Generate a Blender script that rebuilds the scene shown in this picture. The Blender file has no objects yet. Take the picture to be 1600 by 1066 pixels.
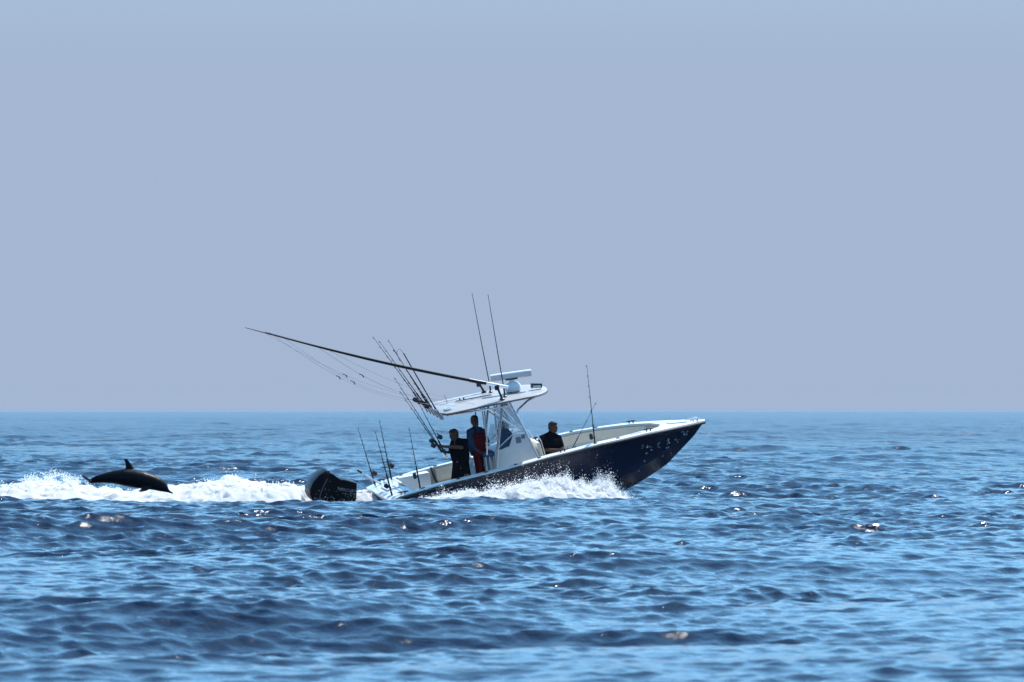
import bpy, bmesh, math, random
import numpy as np
from mathutils import Vector, Matrix, Euler, noise as mnoise

# ------------------------------------------------------------------ camera
scn = bpy.context.scene
COL = scn.collection
CAM_H = 2.10
cam_d = bpy.data.cameras.new('camera')
cam = bpy.data.objects.new('camera', cam_d); COL.objects.link(cam)
cam.location = (0, 0, CAM_H)
cam.rotation_euler = (math.radians(90 + 0.709), 0, 0)
cam_d.sensor_width = 36; cam_d.lens = 200
cam_d.clip_start = 0.5; cam_d.clip_end = 60000
cam_d.dof.use_dof = True
cam_d.dof.focus_distance = 137.0
cam_d.dof.aperture_fstop = 6.0
cam_d.dof.aperture_blades = 0
scn.camera = cam

# ------------------------------------------------------------------ sky and sun
SUN_DIR = Vector((0.36, 0.37, 1.0)).normalized()       # towards the sun: high, behind the boat, to the right
SUN_EL = math.asin(SUN_DIR.z); SUN_AZ = math.atan2(SUN_DIR.x, SUN_DIR.y)
w = bpy.data.worlds.new('World'); scn.world = w; w.use_nodes = True
nt = w.node_tree; nt.nodes.clear()
out = nt.nodes.new('ShaderNodeOutputWorld'); bg = nt.nodes.new('ShaderNodeBackground')
sky = nt.nodes.new('ShaderNodeTexSky'); sky.sky_type = 'NISHITA'; sky.sun_disc = False
sky.sun_elevation = SUN_EL; sky.sun_rotation = SUN_AZ
sky.altitude = 0; sky.air_density = 0.5; sky.dust_density = 0.15; sky.ozone_density = 3.0
tint = nt.nodes.new('ShaderNodeMix'); tint.data_type = 'RGBA'; tint.blend_type = 'MULTIPLY'
tint.inputs['Factor'].default_value = 1.0
tint.inputs['B'].default_value = (1.12, 1.52, 1.28, 1)      # cool white balance
nt.links.new(sky.outputs[0], tint.inputs['A'])
# sea haze: a pale even veil low over the horizon, thinning upwards, all round
geo = nt.nodes.new('ShaderNodeTexCoord'); sep = nt.nodes.new('ShaderNodeSeparateXYZ')
nt.links.new(geo.outputs['Generated'], sep.inputs[0])
veil = nt.nodes.new('ShaderNodeMapRange'); veil.interpolation_type = 'SMOOTHERSTEP'
veil.inputs['From Min'].default_value = 0.047; veil.inputs['From Max'].default_value = 0.25
veil.inputs['To Min'].default_value = 1.0; veil.inputs['To Max'].default_value = 0.0
nt.links.new(sep.outputs['Z'], veil.inputs['Value'])
mixh = nt.nodes.new('ShaderNodeMix'); mixh.data_type = 'RGBA'
nt.links.new(veil.outputs[0], mixh.inputs['Factor'])
nt.links.new(tint.outputs['Result'], mixh.inputs['A'])
mixh.inputs['B'].default_value = (.945, 1.19, 1.615, 1)
nt.links.new(mixh.outputs['Result'], bg.inputs[0])
bg.inputs[1].default_value = 0.15
nt.links.new(bg.outputs[0], out.inputs[0])

sl = bpy.data.lights.new('sun', 'SUN'); sl.energy = 3.0; sl.angle = math.radians(0.55); sl.color = (1.0, 0.985, 0.97)
so = bpy.data.objects.new('sun', sl); COL.objects.link(so)
so.rotation_euler = SUN_DIR.to_track_quat('Z', 'Y').to_euler(); so.location = (30, 60, 80)

scn.view_settings.view_transform = 'Standard'; scn.view_settings.look = 'None'
scn.view_settings.exposure = 1.40; scn.view_settings.gamma = 1.0
scn.cycles.use_denoising = True
scn.cycles.use_adaptive_sampling = False
scn.cycles.max_bounces = 8; scn.cycles.sample_clamp_indirect = 1.5; scn.cycles.sample_clamp_direct = 30
scn.cycles.caustics_reflective = False; scn.cycles.caustics_refractive = False

# ------------------------------------------------------------------ materials
def node_mat(name):
    m = bpy.data.materials.new(name); m.use_nodes = True
    return m, m.node_tree, m.node_tree.nodes['Principled BSDF']
MATS = {}
def M(name, col, rough=0.5, metal=0.0, var=0.12, scale=6.0, bump=0.0, bscale=40.0, coat=0.0, spec=0.5, alpha=1.0, trans=0.0):
    if name in MATS: return MATS[name]
    m, t, b = node_mat(name)
    tc = t.nodes.new('ShaderNodeTexCoord'); nz = t.nodes.new('ShaderNodeTexNoise')
    nz.inputs['Scale'].default_value = scale; nz.inputs['Detail'].default_value = 5
    t.links.new(tc.outputs['Object'], nz.inputs['Vector'])
    r = t.nodes.new('ShaderNodeValToRGB')
    a = [max(0, c * (1 - var)) for c in col]; z = [min(1, c * (1 + var)) for c in col]
    r.color_ramp.elements[0].position = .3; r.color_ramp.elements[1].position = .7
    r.color_ramp.elements[0].color = (*a, 1); r.color_ramp.elements[1].color = (*z, 1)
    t.links.new(nz.outputs['Fac'], r.inputs[0]); t.links.new(r.outputs[0], b.inputs['Base Color'])
    b.inputs['Roughness'].default_value = rough; b.inputs['Metallic'].default_value = metal
    b.inputs['Specular IOR Level'].default_value = spec
    b.inputs['Coat Weight'].default_value = coat; b.inputs['Coat Roughness'].default_value = .08
    b.inputs['Alpha'].default_value = alpha; b.inputs['Transmission Weight'].default_value = trans
    if bump:
        n2 = t.nodes.new('ShaderNodeTexNoise'); n2.inputs['Scale'].default_value = bscale; n2.inputs['Detail'].default_value = 4
        t.links.new(tc.outputs['Object'], n2.inputs['Vector'])
        bp = t.nodes.new('ShaderNodeBump'); bp.inputs['Strength'].default_value = bump; bp.inputs['Distance'].default_value = .02
        t.links.new(n2.outputs['Fac'], bp.inputs['Height']); t.links.new(bp.outputs[0], b.inputs['Normal'])
    MATS[name] = m
    return m

# ------------------------------------------------------------------ tagging helpers
def tag(o, label=None, cat=None, group=None, kind=None):
    if label: o['label'] = label
    if cat: o['category'] = cat
    if group: o['group'] = group
    if kind: o['kind'] = kind
    return o
def mesh_np(name, verts, faces, mat, parent=None, smooth=True):
    me = bpy.data.meshes.new(name)
    verts = np.asarray(verts, dtype=np.float32); faces = np.asarray(faces, dtype=np.int32)
    me.vertices.add(len(verts)); me.vertices.foreach_set('co', verts.ravel())
    k = faces.shape[1]
    me.loops.add(faces.size); me.loops.foreach_set('vertex_index', faces.ravel())
    me.polygons.add(len(faces)); me.polygons.foreach_set('loop_start', np.arange(0, faces.size, k, dtype=np.int32))
    me.polygons.foreach_set('use_smooth', np.full(len(faces), smooth, dtype=bool))
    me.update(calc_edges=True); me.validate()
    me.materials.append(mat)
    o = bpy.data.objects.new(name, me); COL.objects.link(o)
    if parent: o.parent = parent
    return o

# ------------------------------------------------------------------ boat placement (needed by the water too)
BOAT_LOC = Vector((-2.859, 137.262, -0.668))
BOAT_ROT = Euler((math.radians(7.5), math.radians(-10.5), math.radians(14)), 'XYZ')
BM = Matrix.Translation(BOAT_LOC) @ BOAT_ROT.to_matrix().to_4x4()
def interp(x, tab):
    return float(np.interp(x, [t[0] for t in tab], [t[1] for t in tab]))
SHEER = [(-.3, .84), (0, .92), (1, 1.02), (2.6, 1.10), (3.8, 1.20), (5.1, 1.26), (6.35, 1.25), (7.3, 1.19), (8.1, 1.12)]
def half_beam(x):
    if x < 3.5: return 1.24 - .0075 * (3.5 - x) ** 2
    return 1.24 * max(0, 1 - ((x - 3.5) / 4.6) ** 2.6)

# ------------------------------------------------------------------ water
rng = np.random.default_rng(11)
def value_noise(x, y, seed=0):
    """smooth 2-D value noise in numpy, about -1..1"""
    xi = np.floor(x).astype(np.int64); yi = np.floor(y).astype(np.int64)
    fx = x - xi; fy = y - yi
    fx = fx * fx * (3 - 2 * fx); fy = fy * fy * (3 - 2 * fy)
    def h(a, b):
        n = (a * 374761393 + b * 668265263 + seed * 1442695041) & 0xffffffff
        n = ((n ^ (n >> 13)) * 1274126177) & 0xffffffff
        return ((n ^ (n >> 16)) & 0xffff) / 32767.5 - 1
    return (h(xi, yi) * (1 - fx) * (1 - fy) + h(xi + 1, yi) * fx * (1 - fy)
            + h(xi, yi + 1) * (1 - fx) * fy + h(xi + 1, yi + 1) * fx * fy)
def fbm(x, y, octv=4, seed=0, lac=2.03, gain=.5):
    s = np.zeros_like(x); a = 1.0
    for i in range(octv):
        s += a * value_noise(x * lac ** i + 17.3 * i, y * lac ** i - 9.1 * i, seed + i); a *= gain
    return s

def build_water():
    step = 0.00096
    r = [3.0]
    while r[-1] < 30: r.append(r[-1] * 1.05)
    while r[-1] < 37: r.append(r[-1] * 1.006)
    while r[-1] < 62: r.append(r[-1] * 1.0013)
    while r[-1] < 240: r.append(r[-1] * (1 + step))
    while r[-1] < 620: r.append(r[-1] + max(.27, .0014 * r[-1]))
    q = r[-1] - r[-2]
    while r[-1] < 1600: q = min(q * 1.006, 3.0); r.append(r[-1] + q)
    q = q / r[-1]
    while r[-1] < 40000: q = min(q * 1.04, .08); r.append(r[-1] * (1 + q))
    r = np.array(r)
    fine = np.arange(-0.110, 0.1101, 0.00084)
    side = []; a = 0.110; d = 0.00084
    while a < math.pi - .02:
        d = min(d * 1.15, .12); a += d
        side.append(min(a, math.pi))
    side = np.array(side)
    th = np.concatenate([-side[::-1], fine, side])
    nr, nth = len(r), len(th)
    Rr, Th = np.meshgrid(r, th, indexing='ij')
    X = (Rr * np.sin(Th)).astype(np.float64).ravel(); Y = (Rr * np.cos(Th)).ravel()
    dr = np.gradient(r)[:, None] * np.ones((1, nth)); dth = np.gradient(th)[None, :] * r[:, None]
    cell = np.maximum(dr * .30, dth).ravel()
    Rf = Rr.ravel()
    Z = np.zeros_like(X); DX = np.zeros_like(X); DY = np.zeros_like(X)
    # gust patches: where the short ripples are stronger or weaker
    gust = 0.95 + 0.40 * fbm(X / 7.0, Y / 16.0, 3, 5) + .45 * fbm(X / 45.0, Y / 140.0, 3, 8)
    gust = np.clip(gust, .3, 1.8)
    N = 190
    lam = np.exp(rng.uniform(math.log(.16), math.log(26.0), N)); lam.sort()
    mean_dir = math.radians(-68)
    for L in lam:
        k = 2 * math.pi / L
        sp = math.radians(62 if L < 2 else 34)
        ang = mean_dir + np.clip(rng.normal(0, .62), -1.5, 1.5) * sp
        slope = 0.047 * (1.0 if L < .45 else (.45 / L) ** .76)
        if L > 6.5: slope = .0125
        amp = slope / k * rng.uniform(.6, 1.4)
        ph = rng.uniform(0, 6.283)
        wgt = np.clip((L / cell - 1.9) / 1.4, 0, 1)
        if L < 2.2: wgt = wgt * gust
        idx = np.nonzero(wgt > 0.001)[0]
        if len(idx) == 0: continue
        cx, cy = math.cos(ang), math.sin(ang)
        p = k * (cx * X[idx] + cy * Y[idx]) + ph
        s, c = np.sin(p), np.cos(p); aw = amp * wgt[idx]
        Z[idx] += aw * c
        DX[idx] -= 1.15 * aw * cx * s; DY[idx] -= 1.15 * aw * cy * s
    # the long hollow that runs alongside the boat and its wake, and the deeper one the hull digs
    Xw, Yw = X + DX, Y + DY
    roll_y = 131.2 + .25 * np.sin(Xw * .35) + .03 * Xw
    ramp = 1 / (1 + np.exp((Xw - 3.2) / .9))
    Z -= 0.10 * ramp * np.exp(-((Yw - roll_y) / 5.0) ** 2)
    hol = np.exp(-((Yw - 137.2) / 2.4) ** 2) * np.exp(-(np.maximum(np.abs(Xw + 5.5) - 4.5, 0) / 2.0) ** 2)
    Z -= 0.42 * hol
    # keep the surface out of the hull
    inv = BM.inverted()
    near = np.nonzero((np.abs(Xw - 1) < 7) & (np.abs(Yw - 138) < 5))[0]
    lx = inv[0][0] * Xw[near] + inv[0][1] * Yw[near] + inv[0][3]
    ly = inv[1][0] * Xw[near] + inv[1][1] * Yw[near] + inv[1][3]
    hb = np.array([half_beam(v) if v < 8.1 else 0 for v in lx])
    ins = (lx > -.3) & (lx < 5.6) & (np.abs(ly) < hb - .12)
    Z[near[ins]] = -1.6
    V = np.stack([Xw, Yw, Z], 1)
    ii = np.arange((nr - 1))[:, None] * nth + np.arange(nth - 1)[None, :]
    ii = ii.ravel()
    Fq = np.stack([ii, ii + nth, ii + nth + 1, ii + 1], 1)
    m, t, b = node_mat('sea_water')
    tc = t.nodes.new('ShaderNodeTexCoord')
    b.inputs['Base Color'].default_value = (0.0002, 0.0034, 0.020, 1)
    at = t.nodes.new('ShaderNodeAttribute'); at.attribute_name = 'unresolved'
    def lin(a0, a1):
        q = t.nodes.new('ShaderNodeMapRange'); q.inputs['To Min'].default_value = a0; q.inputs['To Max'].default_value = a1
        t.links.new(at.outputs['Fac'], q.inputs['Value']); return q.outputs[0]
    t.links.new(lin(.03, .26), b.inputs['Roughness'])
    b.inputs['IOR'].default_value = 1.333
    b.inputs['Specular Tint'].default_value = (0.80, 0.93, 1.0, 1)
    n1 = t.nodes.new('ShaderNodeTexNoise'); n1.inputs['Scale'].default_value = 5.0; n1.inputs['Detail'].default_value = 6
    n1.inputs['Roughness'].default_value = .55
    t.links.new(tc.outputs['Object'], n1.inputs['Vector'])
    bp = t.nodes.new('ShaderNodeBump'); t.links.new(lin(.35, 1.0), bp.inputs['Strength']); bp.inputs['Distance'].default_value = .07
    n0 = t.nodes.new('ShaderNodeTexNoise'); n0.inputs['Scale'].default_value = .7; n0.inputs['Detail'].default_value = 4
    t.links.new(tc.outputs['Object'], n0.inputs['Vector'])
    bp0 = t.nodes.new('ShaderNodeBump'); t.links.new(lin(.05, 1.0), bp0.inputs['Strength']); bp0.inputs['Distance'].default_value = .5
    t.links.new(n0.outputs['Fac'], bp0.inputs['Height']); t.links.new(bp0.outputs[0], bp.inputs['Normal'])
    t.links.new(n1.outputs['Fac'], bp.inputs['Height']); t.links.new(bp.outputs[0], b.inputs['Normal'])
    o = mesh_np('sea', V, Fq, m)
    # ripples finer than the mesh become surface roughness
    att = o.data.attributes.new('unresolved', 'FLOAT', 'POINT')
    lost = np.clip((cell * 3.0 - .18) / .9, 0, 1)
    att.data.foreach_set('value', lost.astype(np.float32))
    tag(o, 'choppy deep blue sea surface reaching to the hazy horizon', None, kind='structure')
    
    return o
sea = build_water()

# ------------------------------------------------------------------ mesh builder
class MB:
    def __init__(s): s.v = []; s.f = []
    def add(s, vs, fs):
        n = len(s.v); s.v += [tuple(v) for v in vs]; s.f += [tuple(i + n for i in f) for f in fs]; return s
    def box(s, c, d, rot=None, bev=0.0):
        x, y, z = [q / 2 for q in d]
        b = min(bev, x * .9, y * .9, z * .9)
        if b <= 0:
            vs = [(sx * x, sy * y, sz * z) for sx in (-1, 1) for sy in (-1, 1) for sz in (-1, 1)]
            fs = [(0, 1, 3, 2), (4, 6, 7, 5), (0, 4, 5, 1), (2, 3, 7, 6), (0, 2, 6, 4), (1, 5, 7, 3)]
        else:
            bm = bmesh.new(); bmesh.ops.create_cube(bm, size=1)
            for v in bm.verts: v.co = Vector((v.co.x * d[0], v.co.y * d[1], v.co.z * d[2]))
            bmesh.ops.bevel(bm, geom=bm.edges[:], offset=b, segments=2, affect='EDGES', profile=.5)
            bm.verts.index_update(); vs = [v.co.copy() for v in bm.verts]; fs = [[v.index for v in f.verts] for f in bm.faces]; bm.free()
        if rot is not None:
            R3 = Euler(rot).to_matrix(); vs = [R3 @ Vector(v) for v in vs]
        return s.add([(v[0] + c[0], v[1] + c[1], v[2] + c[2]) for v in vs], fs)
    def tube(s, pts, rad, n=8, cap=True):
        pts = [Vector(p) for p in pts]
        if not hasattr(rad, '__len__'): rad = [rad] * len(pts)
        up = None; rings = []
        for i, p in enumerate(pts):
            t = (pts[min(i + 1, len(pts) - 1)] - pts[max(i - 1, 0)]).normalized()
            if up is None:
                up = Vector((0, 1, 0)) if abs(t.y) < .8 else Vector((1, 0, 0))
            a = (up - t * up.dot(t)).normalized(); b = t.cross(a); up = a
            rings.append([p + (a * math.cos(2 * math.pi * k / n) + b * math.sin(2 * math.pi * k / n)) * rad[i] for k in range(n)])
        return s.loft(rings, cap)
    def loft(s, rings, cap=True, closed=True):
        n = len(rings[0]); vs = [v for r in rings for v in r]; fs = []
        for i in range(len(rings) - 1):
            for k in range(n if closed else n - 1):
                a = i * n + k; b = i * n + (k + 1) % n
                fs.append((a, b, b + n, a + n))
        if cap:
            fs.append(tuple(range(n - 1, -1, -1))); fs.append(tuple((len(rings) - 1) * n + k for k in range(n)))
        return s.add(vs, fs)
    def lathe(s, c, prof, axis='Z', n=18):
        rings = []
        for r, h in prof:
            ring = []
            for k in range(n):
                a = 2 * math.pi * k / n; u, v = r * math.cos(a), r * math.sin(a)
                p = {'Z': (u, v, h), 'X': (h, u, v), 'Y': (u, h, v)}[axis]
                ring.append((c[0] + p[0], c[1] + p[1], c[2] + p[2]))
            rings.append(ring)
        return s.loft(rings)
    def prism(s, poly, y0, y1):
        """poly in (x, z), extruded along y"""
        return s.loft([[(x, y0, z) for x, z in poly], [(x, y1, z) for x, z in poly]])
    def ell(s, c, r, rot=None, n=14, m=9):
        vs = []
        R3 = Euler(rot).to_matrix() if rot is not None else None
        rings = []
        for i in range(1, m):
            ph = math.pi * i / m; ring = []
            for k in range(n):
                th = 2 * math.pi * k / n
                p = Vector((r[0] * math.sin(ph) * math.cos(th), r[1] * math.sin(ph) * math.sin(th), r[2] * math.cos(ph)))
                if R3: p = R3 @ p
                ring.append((p.x + c[0], p.y + c[1], p.z + c[2]))
            rings.append(ring)
        top = Vector((0, 0, r[2])); bot = -top
        if R3: top = R3 @ top; bot = R3 @ bot
        b0 = len(s.v)
        s.loft(rings, cap=False)
        k0 = len(s.v); s.v += [(top.x + c[0], top.y + c[1], top.z + c[2]), (bot.x + c[0], bot.y + c[1], bot.z + c[2])]
        for k in range(n):
            s.f.append((k0, b0 + (k + 1) % n, b0 + k))
            e = b0 + (m - 2) * n
            s.f.append((k0 + 1, e + k, e + (k + 1) % n))
        return s
    def cap(s, p0, r0, p1, r1, n=14):
        """tapered capsule"""
        p0, p1 = Vector(p0), Vector(p1); t = (p1 - p0).normalized()
        pts, rad = [], []
        for a in (85, 60, 35, 12): pts.append(p0 - t * r0 * math.sin(math.radians(a))); rad.append(r0 * math.cos(math.radians(a)))
        pts.append((p0 + p1) / 2); rad.append((r0 + r1) / 2)
        for a in (12, 35, 60, 85): pts.append(p1 + t * r1 * math.sin(math.radians(a))); rad.append(r1 * math.cos(math.radians(a)))
        return s.tube(pts, rad, n)
    def build(s, name, mat, parent=None, smooth=True, off=None, sharp=40):
        me = bpy.data.meshes.new(name)
        vs = s.v if off is None else [(v[0] - off[0], v[1] - off[1], v[2] - off[2]) for v in s.v]
        me.from_pydata(vs, [], s.f); me.update()
        bm = bmesh.new(); bm.from_mesh(me); bmesh.ops.recalc_face_normals(bm, faces=bm.faces); bm.to_mesh(me); bm.free()
        if smooth:
            me.polygons.foreach_set('use_smooth', [True] * len(me.polygons)); me.set_sharp_from_angle(angle=math.radians(sharp))
        me.materials.append(mat)
        o = bpy.data.objects.new(name, me); COL.objects.link(o)
        if parent: o.parent = parent
        return o
def remesh(mb, name, mat, parent=None, voxel=.01, smooth=4, off=None):
    """fuse the pieces of mb into one continuous skin"""
    o = mb.build(name + '_raw', mat, None, False, off)
    m = o.modifiers.new('r', 'REMESH'); m.mode = 'VOXEL'; m.voxel_size = voxel; m.use_smooth_shade = True
    if smooth:
        q = o.modifiers.new('s', 'SMOOTH'); q.iterations = smooth; q.factor = .5
    dg = bpy.context.evaluated_depsgraph_get()
    me = bpy.data.meshes.new_from_object(o.evaluated_get(dg)); me.name = name
    me.polygons.foreach_set('use_smooth', [True] * len(me.polygons))
    old = o.data; bpy.data.objects.remove(o); bpy.data.meshes.remove(old)
    me.materials.clear(); me.materials.append(mat)
    o = bpy.data.objects.new(name, me); COL.objects.link(o)
    if parent: o.parent = parent
    return o
def empty(name, mat4, label, cat, group=None):
    o = bpy.data.objects.new(name, None); COL.objects.link(o); o.empty_display_size = .2
    o.matrix_world = mat4
    return tag(o, label, cat, group)

# ------------------------------------------------------------------ boat materials
GEL = M('white_gelcoat', (.56, .57, .58), .28, coat=.4, var=.04)
LINER = M('cockpit_liner', (.46, .455, .435), .5, var=.05)
CREAM = M('cream_vinyl', (.60, .54, .45), .5, var=.06, bump=.1)
NAVY = M('navy_hull_paint', (.005, .009, .028), .26, coat=0.0, spec=.4, var=.2, scale=2)
RUB = M('black_rubber', (.012, .012, .014), .5)
ALU = M('polished_aluminium_tube', (.55, .57, .60), .28, metal=.9, var=.05)
TTOP = M('hard_top_gelcoat', (.30, .285, .285), .4, var=.05, scale=3)
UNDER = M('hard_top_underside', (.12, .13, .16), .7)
GLASS = M('tinted_acrylic', (.03, .06, .10), .08, alpha=.86)
CLEAR = M('clear_acrylic_windshield', (.55, .65, .75), .1, alpha=.28)
BLACK = M('black_plastic', (.010, .010, .013), .42)
GRAPH = M('black_graphite', (.008, .008, .010), .65, spec=.2)
WHITEP = M('white_plastic', (.55, .57, .60), .35, var=.03)
BLUEC = M('blue_canvas', (.05, .10, .22), .8, bump=.2)
CHROME = M('stainless_steel', (.6, .6, .62), .2, metal=1.0, var=.03)
COWL = M('gloss_black_cowling', (.004, .004, .006), .38, spec=.15)
SILVER = M('silver_lettering', (.20, .21, .25), .5, var=.04)
LINE = M('monofilament_line', (.20, .22, .26), .6)
CORKG = M('rod_grip_foam', (.02, .018, .018), .8)
FOAMW = None

boat = empty('fishing_boat', BM, 'navy hulled centre console fishing boat with white hard top, speeding over the sea', 'boat')
FLOOR = .48

# ---- hull
def stem_x_z():
    return [(-.25, -.30), (4.4, -.30), (5.2, -.27), (5.99, -.19), (6.43, -.03), (6.96, .19), (7.41, .51), (7.79, .79), (8.06, 1.06)]
KEEL = stem_x_z()
def section(x):
    """half section, keel to gunwale, (y, z) list on the near (negative) side"""
    zk = interp(x, KEEL); yg = half_beam(x); zg = interp(x, SHEER) - .05
    f = min(1, max(0, (x - 3.0) / 4.9))
    yc = yg * (.90 - .55 * f ** 1.3); zc = zk + (.36 * (1 - f) + (zg - zk) * .42 * f)
    zc = max(zc, zk + .02)
    out = []
    for k in range(5):
        t = k / 4; out.append((yc * t, zk + (zc - zk) * t ** 1.05))
    out.append((yc + .035 * (1 - f), zc - .004))
    for k in range(1, 8):
        t = k / 7; fl = t ** (1 + 1.1 * f)
        out.append((yc + .035 * (1 - f) + (yg - yc - .035 * (1 - f)) * (fl if f > .02 else t), zc + (zg - zc) * t))
    return out
xs = [-.25 + i * .25 for i in range(0, 18)] + [4.25 + i * .16 for i in range(1, 24)] + [7.98, 8.04, 8.075]
rings = []
for x in xs:
    h = section(x)
    rings.append([(x, -y, z) for y, z in reversed(h)] + [(x, y, z) for y, z in h[1:]])
hb = MB(); hb.loft(rings, cap=False, closed=False)
hb.f.append(tuple(range(len(rings[0]))))            # transom
hull = hb.build('hull', NAVY, boat, sharp=30)

# ---- gunwale caps, rub rails, inner liner
def edge(x, inset=0.0, dz=0.0):
    return max(0, half_beam(x) - inset), interp(x, SHEER) + dz
COCK0, COCK1 = .42, 6.95
for sd in (-1, 1):
    cap_r = []
    for x in np.linspace(-.27, 8.10, 60):
        yo, z = edge(x, -.02); yi = max(0.0, yo - (.21 if x < 5.5 else .21 + .12 * (x - 5.5)))
        if x > COCK1: yi = 0.0
        if x < COCK0: yi = 0.0
        yo = max(yo, .012); 
        cap_r.append([(x, sd * yo, z - .05), (x, sd * (yo + .005), z - .012), (x, sd * max(yo - .025, yi), z), (x, sd * yi, z + .006), (x, sd * yi, z - .05)])
    g = MB(); g.loft(cap_r); g.build('gunwale_cap', GEL, boat, sharp=50)
    rr = [(x, sd * (edge(x)[0] + .028), edge(x)[1] - .062) for x in np.linspace(-.25, 8.08, 60)]
    MB().tube(rr, .034, 8).build('rub_rail', RUB, boat)
    ln = []
    for x in np.linspace(COCK0, COCK1, 40):
        yo, z = edge(x); yi = max(.02, yo - (.2 if x < 5.5 else .2 + .12 * (x - 5.5)))
        hs_ = section(x); hy = lambda q: float(np.interp(q, [a[1] for a in hs_], [a[0] for a in hs_])) - .06
        za, zb = z - .45, FLOOR - .02
        if x > 3.2:
            ya, yb = min(yi + .05, hy(za)), max(.03, min(yi + .02, hy(zb)))
            ln.append([(x, sd * yi, z - .02), (x, sd * min(yi + .04, hy(z - .08)), z - .05), (x, sd * ya, za), (x, sd * yb, zb), (x, sd * (yb + .02), zb), (x, sd * min(yi + .06, hy(z - .08) + .02), z - .03)])
            continue
        ln.append([(x, sd * yi, z - .02), (x, sd * (yi + .05), z - .05), (x, sd * (yi + .05), z - .45), (x, sd * (yi + .02), FLOOR - .02), (x, sd * (yi + .09), FLOOR - .02), (x, sd * (yi + .09), z - .03)])
    MB().loft(ln).build('cockpit_liner', LINER, boat, sharp=30)
def fw(x):
    q = section(x); return max(.04, min(edge(x)[0] - .14, float(np.interp(FLOOR - .04, [a[1] for a in q], [a[0] for a in q])) - .04))
fl = [[(x, -fw(x), FLOOR - .04), (x, fw(x), FLOOR - .04), (x, fw(x), FLOOR), (x, -fw(x), FLOOR)] for x in np.linspace(.3, 6.7, 24)]
MB().loft(fl).build('cockpit_floor', LINER, boat)
MB().box((.40, 0, .72), (.06, 2.15, .50)).build('transom_bulkhead', LINER, boat)
MB().box((6.93, 0, 1.0), (.04, .5, .36)).build('bow_bulkhead', LINER, boat)
# hatch in the stern deck and bow anchor locker lid
MB().box((.10, .1, interp(.1, SHEER) + .012), (.34, .62, .02), (0, -.09, 0), .006).build('stern_hatch', GEL, boat)
MB().prism([(7.15, 1.213), (7.62, 1.178), (7.62, 1.190), (7.15, 1.226)], -.16, .16).build('anchor_locker_lid', GEL, boat)
# cream bolster pads along the inside of both gunwales
for sd in (-1, 1):
    pr = []
    for x in np.linspace(1.46, 2.7, 10):
        yo, z = edge(x); yi = yo - .2
        pr.append([(x, sd * (yi - .03), z - .06), (x, sd * (yi - .06), z - .18), (x, sd * (yi - .03), z - .36), (x, sd * (yi + .045), z - .36), (x, sd * (yi + .045), z - .06)])
    MB().loft(pr).build('bolster_pad', CREAM, boat)
    pr = []
    for x in np.linspace(4.55, 6.7, 14):
        yo, z = edge(x); yi = max(.06, yo - (.2 if x < 5.5 else .2 + .12 * (x - 5.5)))
        pr.append([(x, sd * (yi - .02), z - .06), (x, sd * (yi - .03), z - .16), (x, sd * (yi - .01), z - .30), (x, sd * (yi + .045), z - .30), (x, sd * (yi + .045), z - .06)])
    MB().loft(pr).build('bolster_pad', CREAM, boat)
MB().tube([(1.36, .98, 1.05), (1.36, .93, 1.0), (1.40, .93, .8), (1.47, .94, .62)], .032, 8).build('hose', BLACK, boat)
# storage boxes in the far stern corner
MB().box((.86, .86, .80), (.78, .26, .40), None, .03).build('bait_tank', WHITEP, boat)
# flush rod holders and cleats on the gunwales
def gun_pt(x, sd, inset):
    yo, z = edge(x); return (x, sd * (yo - inset), z + .008)
for sd in (-1, 1):
    for x in (.62, 1.5, 2.2, 2.95, 3.55, 5.0, 5.6):
        p = gun_pt(x, sd, .10)
        rot = (0, math.radians(-4), 0)
        b = MB(); b.lathe(p, [(.052, -.01), (.052, .004), (.034, .008), (.030, -.03)], 'Z', 14); b.build('rod_holder_cup', BLACK, boat)
    for x in (.12, 4.15, 6.45, 7.82):
        ins = .10 if x < 7 else .06
        p = gun_pt(x, sd, ins)
        c = MB(); c.tube([(p[0] - .13, p[1], p[2] + .035), (p[0] - .06, p[1], p[2] + .045), (p[0] + .06, p[1], p[2] + .045), (p[0] + .13, p[1], p[2] + .035)], [.012, .018, .018, .012], 8)
        c.tube([(p[0] - .05, p[1], p[2] - .01), (p[0] - .05, p[1], p[2] + .04)], .017, 8); c.tube([(p[0] + .05, p[1], p[2] - .01), (p[0] + .05, p[1], p[2] + .04)], .017, 8)
        c.build('cleat', BLACK if x < 7 else CHROME, boat)
p = gun_pt(6.1, -1, .17)
MB().box((6.1, p[1], p[2] + .0), (.30, .07, .008), (0, -.02, .22), .003).build('gunwale_emblem', M('grey_emblem', (.30, .31, .38), .5), boat)

# ---- console
cons = MB(); cons.prism([(2.56, FLOOR), (2.60, 1.10), (2.66, 1.40), (3.02, 1.46), (3.16, 1.74), (3.50, 1.70), (3.68, 1.10), (3.72, FLOOR)], -.46, .46)
console = cons.build('console', GEL, boat, sharp=25)
MB().prism([(2.68, 1.415), (2.86, 1.92), (3.06, 1.91), (3.155, 1.745), (3.03, 1.475)], -.455, -.445).build('side_window', GLASS, console, smooth=False)
MB().prism([(2.68, 1.415), (2.86, 1.92), (3.06, 1.91), (3.155, 1.745), (3.03, 1.475)], .445, .455).build('side_window', CLEAR, console, smooth=False)
MB().box((2.98, 0, 1.66), (.05, .80, .26), (0, .25, 0), .02).build('instrument_panel', BLACK, console)
for y in (-.2, .16):
    MB().box((3.06, y, 1.90), (.10, .28, .19), (0, .2, 0), .02).build('chart_plotter', BLACK, console)
MB().box((3.27, -.463, 1.58), (.13, .012, .15), None, .004).build('console_placard', M('slate_placard', (.10, .14, .22), .5), console)
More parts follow.
